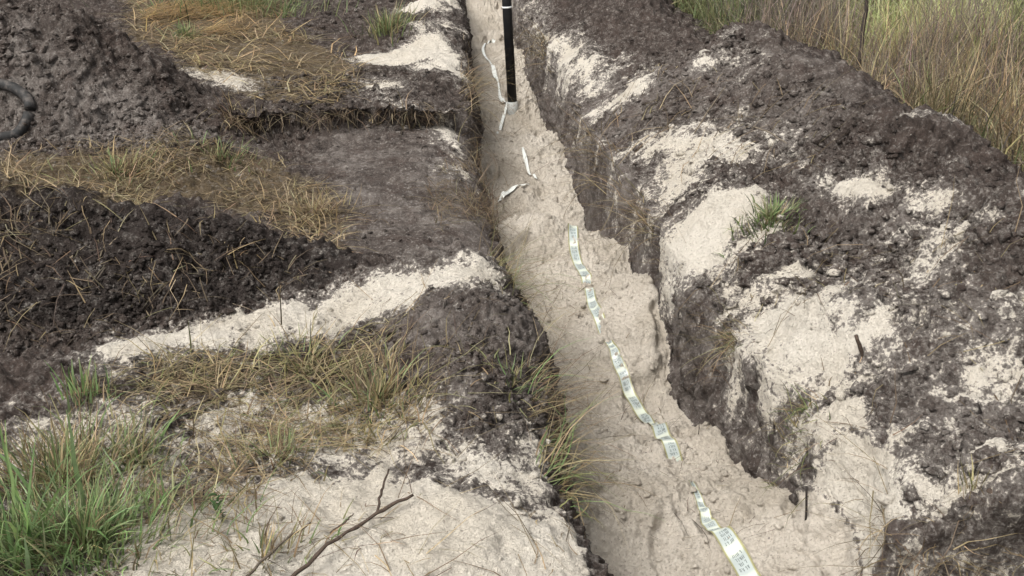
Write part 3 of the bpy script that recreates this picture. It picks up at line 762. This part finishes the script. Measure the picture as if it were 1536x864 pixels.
tuft('tall green grass tuft at the far edge of flattened straw', 350, 12, 0, .2, .7, GREEN, parts=[('blades', 1500, .32, GREEN, (.004, .009)), ('dry_blades', 400, .3, DRY, (.004, .008))])
tuft('single green tuft on the far scraped dark soil', 582, 48, 0, .2, .22, GREEN, lean=.3, parts=[('blades', 420, .2, GREEN+DRYG, (.004, .008))])
tuft('small round green tuft at the edge of bare soil', 280, 58, 0, .2, .14, GREEN, parts=[('blades', 260, .13, GREEN, (.004, .008))])
tuft('green flecked tuft in the straw below the tall spoil heap', 175, 262, 0, .2, .25, GREEN, parts=[('blades', 260, .12, GREEN+DRYG, (.003, .006)), ('dry_blades', 160, .15, DRY, (.003, .005))])
tuft('low green tuft in straw above the black heap crest', 330, 240, 0, .2, .2, GREEN, parts=[('blades', 160, .11, GREEN, (.003, .006)), ('dry_blades', 130, .14, DRY, (.003, .005))])
tuft('curled dry stalk cluster beside the scraped dark strip', 470, 325, 0, .2, .28, DRY, lean=.7, parts=[('dry_blades', 330, .18, DRY, (.003, .005))])

# grass and roots hanging over the cut edges
def overhang(label, px, py, n, length, cols, side, spread=.15, drop=.12, name='hanging_grass', width=(.0018, .0035), green=0, dz=0.0):
    c = hit(px, py)
    R = float(Rx(np.array([c[1]]))[0]); L = float(Lx(np.array([c[1]]))[0])
    root = empty(name, c)
    for pn, m, cc in (('dry_stems', int(n*1.5), cols), ('green_blades', int(green*1.3), GREENB+GREEN)):
        if not m: continue
        yy = c[1]+rng.normal(0, spread, m)
        xx = (Rx(yy)+.035+rng.uniform(-.01, .05, m)) if side < 0 else (Lx(yy)-.045+rng.uniform(-.05, .03, m))
        zz = macro(xx, yy)[0]+.004-np.abs(rng.normal(0, drop, m))*(1 if side < 0 else .35)
        bb = Bunch()
        a = (-1.57 if side < 0 else 1.57)+rng.normal(0, .65, m)
        t0 = rng.normal(1.05, .35, m); t1 = t0+np.abs(rng.normal(.9, .45, m))
        if side < 0: xx = np.where(zz < macro(xx, yy)[0]-.01, Rx(yy)+.012, xx)
        bb.add(np.stack([xx, yy, zz], -1), a, length*(.25+1.2*rng.random(m)**1.8), rng.uniform(*width, m), t0, t1, cc, 5, .22)
        ob = bb.build(pn, M_BLADE, root); ob.location = -Vector(c); ob['kind'] = 'stuff'
    return tag(root, label, 'hanging grass', 'grass and roots hanging over the trench edge')
overhang('green and dry grass hanging off the grey berm into the trench', 835, 570, 260, .26, DRYG+ROOT, 1, .17, green=60)
overhang('dry grass fringe hanging beside the near sand hump', 880, 745, 240, .24, DRY+ROOT, 1, .17, green=20)
overhang('green leaning blades at the rim of the near sand hump', 930, 850, 40, .2, DRYG, 1, .08, green=34, width=(.003, .006))
overhang('matted brown roots at the corner of the scraped strip', 735, 345, 220, .18, ROOT, 1, .2)
overhang('dry roots on the left rim opposite the black pole', 700, 130, 220, .3, ROOT+DRY, 1, .4, width=(.003, .005))
overhang('long dry roots fanning from the wall under the sand knob', 985, 330, 80, .32, DRY+ROOT, -1, .2, .08, width=(.0025, .005))
overhang('brown root tangle on the wall by the dark lumpy spoil', 905, 215, 80, .30, ROOT+DRY, -1, .3, .12, width=(.003, .006))
overhang('orange brown roots on the wall next to the black pole', 815, 120, 110, .32, ROOT+DRY, -1, .4, .12, width=(.004, .008))
overhang('straw sheaf jutting from the wall below the bright sand knob', 1105, 525, 60, .17, DRYG+DRY, -1, .04, .03)
overhang('grey green stems hanging at the low sand mound wall', 1225, 650, 45, .14, DRYG+ROOT, -1, .07, .07)
overhang('pale roots sticking out of the near cut corner', 1380, 790, 90, .22, DRY+ROOT, -1, .12, .08)
overhang('thin roots dangling down the dark middle wall', 1060, 560, 70, .16, ROOT, -1, .2, .12)

c = np.array([1.2, 2.0, -.02]); root = empty('hanging_roots', c); m = 90
xx = rng.uniform(1.07, 1.42, m); yy = np.interp(xx, [1.065, 1.18, 1.34, 1.5], [2.03, 1.995, 1.965, 1.915])-.012
bb = Bunch(); bb.add(np.stack([xx, yy, .02-np.abs(rng.normal(0, .09, m))], -1), math.pi+rng.normal(-.3, .8, m), .22*(.2+rng.random(m)**1.6), rng.uniform(.0018, .004, m), rng.normal(1.4, .3, m), rng.normal(2.0, .5, m), DRY+ROOT, 5, .3)
ob = bb.build('dry_stems', M_BLADE, root); ob.location = -Vector(c); ob['kind'] = 'stuff'
tag(root, 'pale roots bristling from the dark cut face under the leaning stick', 'hanging roots', 'grass and roots hanging over the trench edge')

# ------------------------------------------------------------------ tubes: sticks, hose, pole
def tube(pts, rad, ns=8, cap=True):
    pts = np.asarray(pts, float); n = len(pts)
    rad = np.broadcast_to(np.asarray(rad, float), (n,))
    T = np.gradient(pts, axis=0); T /= np.linalg.norm(T, axis=1, keepdims=True)
    up = np.array([.3, .2, 1.0]); 
    V = []; A = np.cross(T, up); A /= np.linalg.norm(A, axis=1, keepdims=True); B = np.cross(T, A)
    for k in range(ns):
        a = 2*math.pi*k/ns
        V.append(pts+(A*math.cos(a)+B*math.sin(a))*rad[:, None])
    V = np.stack(V, 1).reshape(-1, 3)
    F = []
    for i in range(n-1):
        for k in range(ns):
            F.append((i*ns+k, i*ns+(k+1) % ns, (i+1)*ns+(k+1) % ns, (i+1)*ns+k))
    V = V.tolist()
    if cap:
        for e, i in ((0, 0), (1, n-1)):
            ci = len(V); V.append(pts[i].tolist())
            for k in range(ns):
                a, bb = i*ns+k, i*ns+(k+1) % ns
                F.append((ci, bb, a, a) if e == 0 else (ci, a, bb, bb))
    return V, F

def tube_obj(name, pts, rad, mat, tint=None, parent=None, ns=8, jit=0.0):
    pts = np.asarray(pts, float)
    if jit:
        m = 5*(len(pts)-1)+1; t = np.linspace(0, len(pts)-1, m)
        rad = np.interp(t, np.arange(len(pts)), np.broadcast_to(rad, (len(pts),)))
        pts = np.stack([np.interp(t, np.arange(len(pts)), pts[:, q]) for q in range(3)], -1)
        pts[1:-1] += rng.normal(0, jit, (m-2, 3)); rad = rad*(1+rng.normal(0, .08, m))
    V, F = tube(pts, rad, ns)
    me = bpy.data.meshes.new(name)
    me.from_pydata(V, [], [tuple(dict.fromkeys(f)) for f in F]); me.update()
    for p in me.polygons: p.use_smooth = True
    if tint is not None:
        a = me.attributes.new('tint', 'FLOAT_COLOR', 'POINT'); a.data.foreach_set('color', np.tile((*tint, 1.0), len(V)).astype(np.float32))
    me.materials.append(mat)
    o = bpy.data.objects.new(name, me); col.objects.link(o)
    if parent: o.parent = parent; o.matrix_parent_inverse = parent.matrix_world.inverted() if False else o.matrix_parent_inverse
    return o

def stand(px, py, px2, py2, extra=0.0):
    """a stick whose foot shows at px,py and whose tip shows at px2,py2 (same distance)"""
    a = hit(px, py); a[2] = ground_at([a[:2]])[0][0][2]; d = ray(px2, py2)
    t = a[1]/d[1]; b_ = np.array([0, 0, CAM_H])+d*t
    return a, b_

BARK = (.075, .052, .038); GBARK = (.12, .095, .07)
# forked branch near the sand hump
def branch(name, label, segs, tint, cat='branch'):
    o0 = Vector(segs[0][1][0]); root = empty(name, o0)
    for pn, pts, rad in segs:
        ob = tube_obj(pn, pts, rad, M_STICK, tint, root, 7, .0016); ob.location = -o0
    return tag(root, label, cat)
def lift(px, py, h):
    p = hit(px, py); p = ground_at([p[:2]])[0][0]; d = ray(px, py); t = (p[2]+h+.006-CAM_H)/d[2]; return np.array([0, 0, CAM_H])+d*t
a = lift(415, 890, .0); f = lift(565, 770, .035); e = lift(620, 742, .05); g = lift(583, 704, .10)
m1 = lift(490, 818, .02)
tw = lift(575, 758, .06); tw0 = lift(495, 800, .025)
branch('forked_branch', 'brown forked dead branch lying on pale sand', [('stem', [a, m1, f, e], [.0048, .0045, .004, .003]), ('fork', [f, lift(572, 735, .07), g], [.0035, .003, .0022]), ('twig', [tw0, lift(520, 780, .045), lift(530, 770, .055)], [.0025, .002, .0012])], BARK)
a = lift(350, 885, .0); branch('twig', 'thin grey twig lying beside the forked branch', [('stem', [a, lift(420, 815, .03), lift(466, 784, .05)], [.004, .003, .002])], GBARK, 'twig')
p0, p1 = stand(1295, 545, 1284, 503)
tag(tube_obj('stick', [p0-(p1-p0)*.3, p0, p1], [.007, .0065, .005], M_STICK, BARK, None, 8, .0006), 'short dark stick standing upright in the bright sand knob', 'stick')
p0, p1 = stand(1514, 790, 1483, 735)
tag(tube_obj('stick', [p0-(p1-p0)*.25, p0, p1], [.008, .0075, .006], M_STICK, BARK, None, 8, .0006), 'leaning dark brown stick on the low sand mound', 'stick')
p0, p1 = stand(1208, 796, 1210, 730)
tag(tube_obj('stick', [p0-(p1-p0)*.15, p0, p1], [.0035, .0035, .003], M_STICK, (.03, .024, .02), None, 6, .0006), 'thin black stick against the sandy trench wall', 'stick')
p0 = np.array(at(1283, 118, .12)); 
yb = 6.4; d = ray(1283, 118); xb = d[0]/d[1]*yb; zb = macro(np.array([xb]), np.array([yb]))[0][0]
tag(tube_obj('dead_stem', [(xb, yb, zb-.02), (xb+.01, yb, .5), (xb-.005, yb, 1.05), (xb+.01, yb, 1.45)], [.014, .012, .010, .006], M_STICK, (.055, .042, .035), None, 7, .004), 'tall dark dead stem standing in the dry scrub', 'stem')
# long twigs on the dark spoil
for i, (q0, q1, lab) in enumerate((((1040, 205), (1088, 130), 'pale thin stalk leaning on the lumpy dark spoil by the bare twig'), ((1035, 150), (1050, 118), 'short bare twig poking from the lumpy dark spoil'), ((1130, 190), (1180, 215), 'thin stalk lying across the dark spoil slope'))):
    p0, p1 = stand(*q0, *q1)
    if i == 2: p0, p1 = lift(*q0, .01), lift(*q1, .03)
    tag(tube_obj('stalk', [p0, (p0+p1)/2+[0, 0, .01], p1], [.003, .0028, .0015], M_STICK, (.22, .18, .13), None, 6, .001), lab, 'stalk')
# green sprig
c = hit(332, 800); root = empty('sprig', c)
ob = tube_obj('stem', [c, c+[.008, 0, .05], c+[-.01, .0, .10]], [.002, .0018, .001], M_STICK, (.10, .12, .05), root, 6); ob.location = -Vector(c)
bb = Bunch(); m = 26; hz = rng.uniform(.03, .11, m)
bb.add(np.stack([c[0]+rng.normal(0, .004, m), c[1]+rng.normal(0, .004, m), c[2]+hz], -1), rng.uniform(0, 6.28, m), rng.uniform(.012, .028, m), rng.uniform(.006, .010, m), rng.uniform(.7, 1.3, m), rng.uniform(1.2, 1.9, m), [(.06, .11, .035)], 2)
ob = bb.build('leaves', M_BLADE, root); ob.location = -Vector(c); ob['kind'] = 'stuff'
tag(root, 'small leafy green sprig growing from the pale sand', 'sprig')

def plain(name, colr, rough, spec=.5, ns=80, dirt=None):
    q = NT(name); geo = q.n('ShaderNodeNewGeometry'); n = q.noise(ns, 4, .6, geo.outputs['Position'])
    c2 = dirt or tuple(v*.75 for v in colr)
    q.put(q.b.inputs['Base Color'], q.mix(q.step(n, .42, .72), colr, c2)); q.put(q.b.inputs['Roughness'], rough); q.b.inputs['Specular IOR Level'].default_value = spec
    q.put(q.b.inputs['Normal'], q.bump(n, .002, .4))
    return q.m
M_POLE = plain('black_plastic', (.010, .010, .011), .5, .25, 30, (.017, .016, .015))
M_COLLAR = plain('grey_collar', (.42, .43, .41), .6, .3, 90, (.28, .26, .22))
M_BAND = plain('white_band', (.75, .75, .73), .5)
M_RUBBER = plain('black_rubber', (.02, .0195, .019), .7, .25, 30, (.09, .078, .07))

# pole standing in the trench
pb = hit(769, 163); d = ray(760, 2); t = pb[1]/d[1]; ptop = np.array([0, 0, CAM_H])+d*t
ax = ptop-pb; ax /= np.linalg.norm(ax)
root = empty('pole', pb)
o = tube_obj('shaft', [pb+ax*.05, pb+ax*.8, pb+ax*1.9], [.034, .034, .034], M_POLE, None, root, 20); o.location = -Vector(pb)
o = tube_obj('collar', [pb-ax*.12, pb+ax*.048, pb+ax*.052], [.041, .041, .035], M_COLLAR, None, root, 20); o.location = -Vector(pb)
hb = np.linalg.norm(ptop-pb)-.045
o = tube_obj('white_ring', [pb+ax*hb, pb+ax*(hb+.012)], [.0355, .0355], M_BAND, None, root, 20); o.location = -Vector(pb)
tag(root, 'black plastic pole with grey collar standing in the sandy trench', 'pole')

# hose loop on the tall heap
hc = hit(-42, 186)
tn = ground_at([hc[:2]])[1][0]
hp = []
for k in range(49):
    a = 2*math.pi*k/48*.98
    xx = hc[0]-.02+.31*math.cos(a); yy = hc[1]+.13*math.sin(a)
    zz = float(macro(np.array([xx]), np.array([yy]))[0][0])+.034+.02*math.sin(a)
    hp.append((xx, yy, zz))
o = tube_obj('hose', hp, .027, M_RUBBER, None, None, 14)
tag(o, 'thick black rubber hose loop lying on the tall spoil heap', 'hose')

# ------------------------------------------------------------------ warning tape
def tape_material():
    q = NT('warning_tape')
    a = q.n('ShaderNodeAttribute', attribute_name='tint')
    q.put(q.b.inputs['Base Color'], a.outputs['Color']); q.put(q.b.inputs['Roughness'], .35); q.b.inputs['Specular IOR Level'].default_value = .5
    return q.m
M_TAPE = tape_material()
M_PRINT = plain('tape_print', (.12, .135, .13), .5, .3)

def smooth_path(P, n):
    P = np.asarray(P, float); t = np.concatenate([[0], np.cumsum(np.linalg.norm(np.diff(P, axis=0), axis=1))])
    s = np.linspace(0, t[-1], n); out = np.stack([np.interp(s, t, P[:, q]) for q in range(P.shape[1])], -1)
    for _ in range(6): out[1:-1] = (out[:-2]+2*out[1:-1]+out[2:])/4
    return out, s

def tape(label, samples, width, n, curl=.3, name='warning_tape', printed=True):
    """samples: (px, py, half-width factor, lift) along the tape; lift < 0 is buried under the sand"""
    P = np.array([list(hit(a, b_)[:2])+[lf, wf] for (a, b_, wf, lf) in samples])
    S, s = smooth_path(P, n)
    T = np.gradient(S[:, :2], axis=0); T /= np.linalg.norm(T, axis=1, keepdims=True)
    nx, ny = T[:, 1], -T[:, 0]                     # right of travel
    us = np.array([-1, -.84, -.74, 0, .74, .84, 1])
    V = []; C = []
    for k, u in enumerate(us):
        wv = width*.5*S[:, 3]
        xx = S[:, 0]+nx*wv*u; yy = S[:, 1]+ny*wv*u
        zc = surface(S[:, 0], S[:, 1])[0][:, 2]; ze = surface(xx, yy)[0][:, 2]
        zz = np.where(S[:, 2] > 0, np.maximum(zc*.7+ze*.3, ze)+.004, zc)+S[:, 2]+curl*width*.10*(u*u)*(S[:, 2] > 0)
        zz = zz+.0015*np.sin(s*60+u*2)
        for _ in range(4): zz[1:-1] = np.where(S[1:-1, 2] > 0, np.maximum((zz[:-2]+2*zz[1:-1]+zz[2:])/4, zz[1:-1]-.001), zz[1:-1])
        V.append(np.stack([xx, yy, zz], -1))
        g = np.sin(s*34+.6*u) > .93
        edge = abs(u) > .8
        base = np.array([.23, .215, .10]) if edge else np.array([.33, .365, .35])
        cc = np.tile(base, (n, 1))
        ph = (s/.105) % 1
        if not printed: cc[:] = (.58, .59, .55)
        elif not edge: cc[ph > .76] = (.52, .55, .46)
        else: cc[ph > .76] = (.28, .265, .13)
        cc *= (1+.08*vn2(s*40, s*0+k, 7))[:, None]
        C.append(cc)
    V = np.stack(V, 1); C = np.stack(C, 1); m = len(us)
    idx_ = np.arange(n*m).reshape(n, m)
    F = np.stack([idx_[:-1, :-1], idx_[:-1, 1:], idx_[1:, 1:], idx_[1:, :-1]], -1).reshape(-1, 4)
    o0 = V[0, 3].copy()
    root = empty(name, o0)
    mesh_from('strip', V.reshape(-1, 3)-o0, F, M_TAPE, {'tint': C.reshape(-1, 3)}, True, root)
    if printed:      # lines of small lettering across the tape: separate strokes 0.5 mm proud
        PV = []; PF = []
        def pt(si, u):
            fi = np.clip(si/s[-1]*(n-1), 0, n-1.001); i = int(fi); fr = fi-i
            uu = np.interp(u, us, np.arange(m)); j = min(int(uu), m-2); fu = uu-j
            A = V[i, j]*(1-fu)+V[i, j+1]*fu; B = V[i+1, j]*(1-fu)+V[i+1, j+1]*fu
            p = A*(1-fr)+B*fr; return [p[0], p[1], p[2]+.0012]
        def stroke(s0, u0, s1, u1, th):
            ds, du_ = s1-s0, (u1-u0)*width*.5; l = math.hypot(ds, du_)+1e-9
            os_, ou = -du_/l*th, ds/l*th/(width*.5)
            k0 = len(PV)
            for (a, b_) in ((s0+os_, u0+ou), (s0-os_, u0-ou), (s1-os_, u1-ou), (s1+os_, u1+ou)): PV.append(pt(a, b_))
            PF.append((k0, k0+1, k0+2, k0+3))
        r2 = random.Random(3)
        q = 0.0
        while q < s[-1]:
            for row in range(4):
                sc_ = q+.004+row*.0185
                if sc_+.011 > s[-1]: break
                uu = -.46
                while uu < .40:
                    ww = r2.uniform(.16, .3); hh = .0125; th = .0007
                    kind = r2.randint(0, 4); sk = r2.uniform(-.03, .03)
                    stroke(sc_, uu, sc_+hh, uu+sk, th)
                    if kind in (0, 3): stroke(sc_, uu+ww*.6, sc_+hh, uu+ww*.6+sk, th)
                    if kind == 1: stroke(sc_, uu, sc_+hh*.2, uu+ww*.5, th)
                    if kind == 2: stroke(sc_+hh, uu, sc_+hh*.8, uu+ww*.6, th)
                    if kind == 4: stroke(sc_, uu+ww*.6, sc_+hh, uu, th)
                    uu += ww+.05
            q += .105
        mesh_from('lettering', np.array(PV)-o0, np.array(PF), M_PRINT, None, False, root)['kind'] = 'stuff'
    return tag(root, label, 'tape')

tape('silvery yellow edged warning tape with small printing, partly buried in trench sand',
     [(846, 322, 1, -.03), (849, 333, 1, .003), (860, 375, .95, .004), (868, 405, .95, .004), (878, 424, 1, .003), (881, 432, .9, -.004), (885, 442, .8, .003), (893, 470, .85, .005), (903, 494, .8, .003),
      (908, 503, .7, -.03), (913, 514, .5, .004), (925, 545, .8, .007), (945, 588, .9, .008), (970, 632, .95, .008), (1000, 672, 1, .005), (1012, 689, 1.1, .003), (1020, 702, 1, -.03), (1030, 722, .7, -.03), (1037, 732, .35, .004),
      (1050, 760, .5, .008), (1062, 785, .8, .008), (1078, 808, 1.0, .008), (1095, 832, 1.05, .010), (1112, 858, 1.05, .010), (1135, 900, 1, .010)], .049, 260)
tape('narrow twisted white tape running past the foot of the black pole',
     [(741, 56, .7, .01), (731, 68, .2, .012), (723, 78, .6, .012), (736, 100, .15, .014), (741, 112, .9, .012), (748, 132, .2, .012), (752, 152, 1.0, .01), (762, 160, .3, .01), (757, 175, .5, .01), (752, 185, .6, .01), (746, 204, .3, .004)], .042, 90, .3, 'warning_tape', False)
tape('short white tape scrap lying on sand below the pole',
     [(782, 222, .2, .006), (788, 245, .7, .008), (794, 260, .3, .008), (804, 272, .5, .006)], .035, 30, .3, 'tape_scrap', False)
tape('white tape scrap by the root mat corner of the trench',
     [(748, 309, .4, .006), (760, 298, .9, .008), (775, 291, .5, .008), (794, 286, .2, .006)], .04, 30, .3, 'tape_scrap', False)
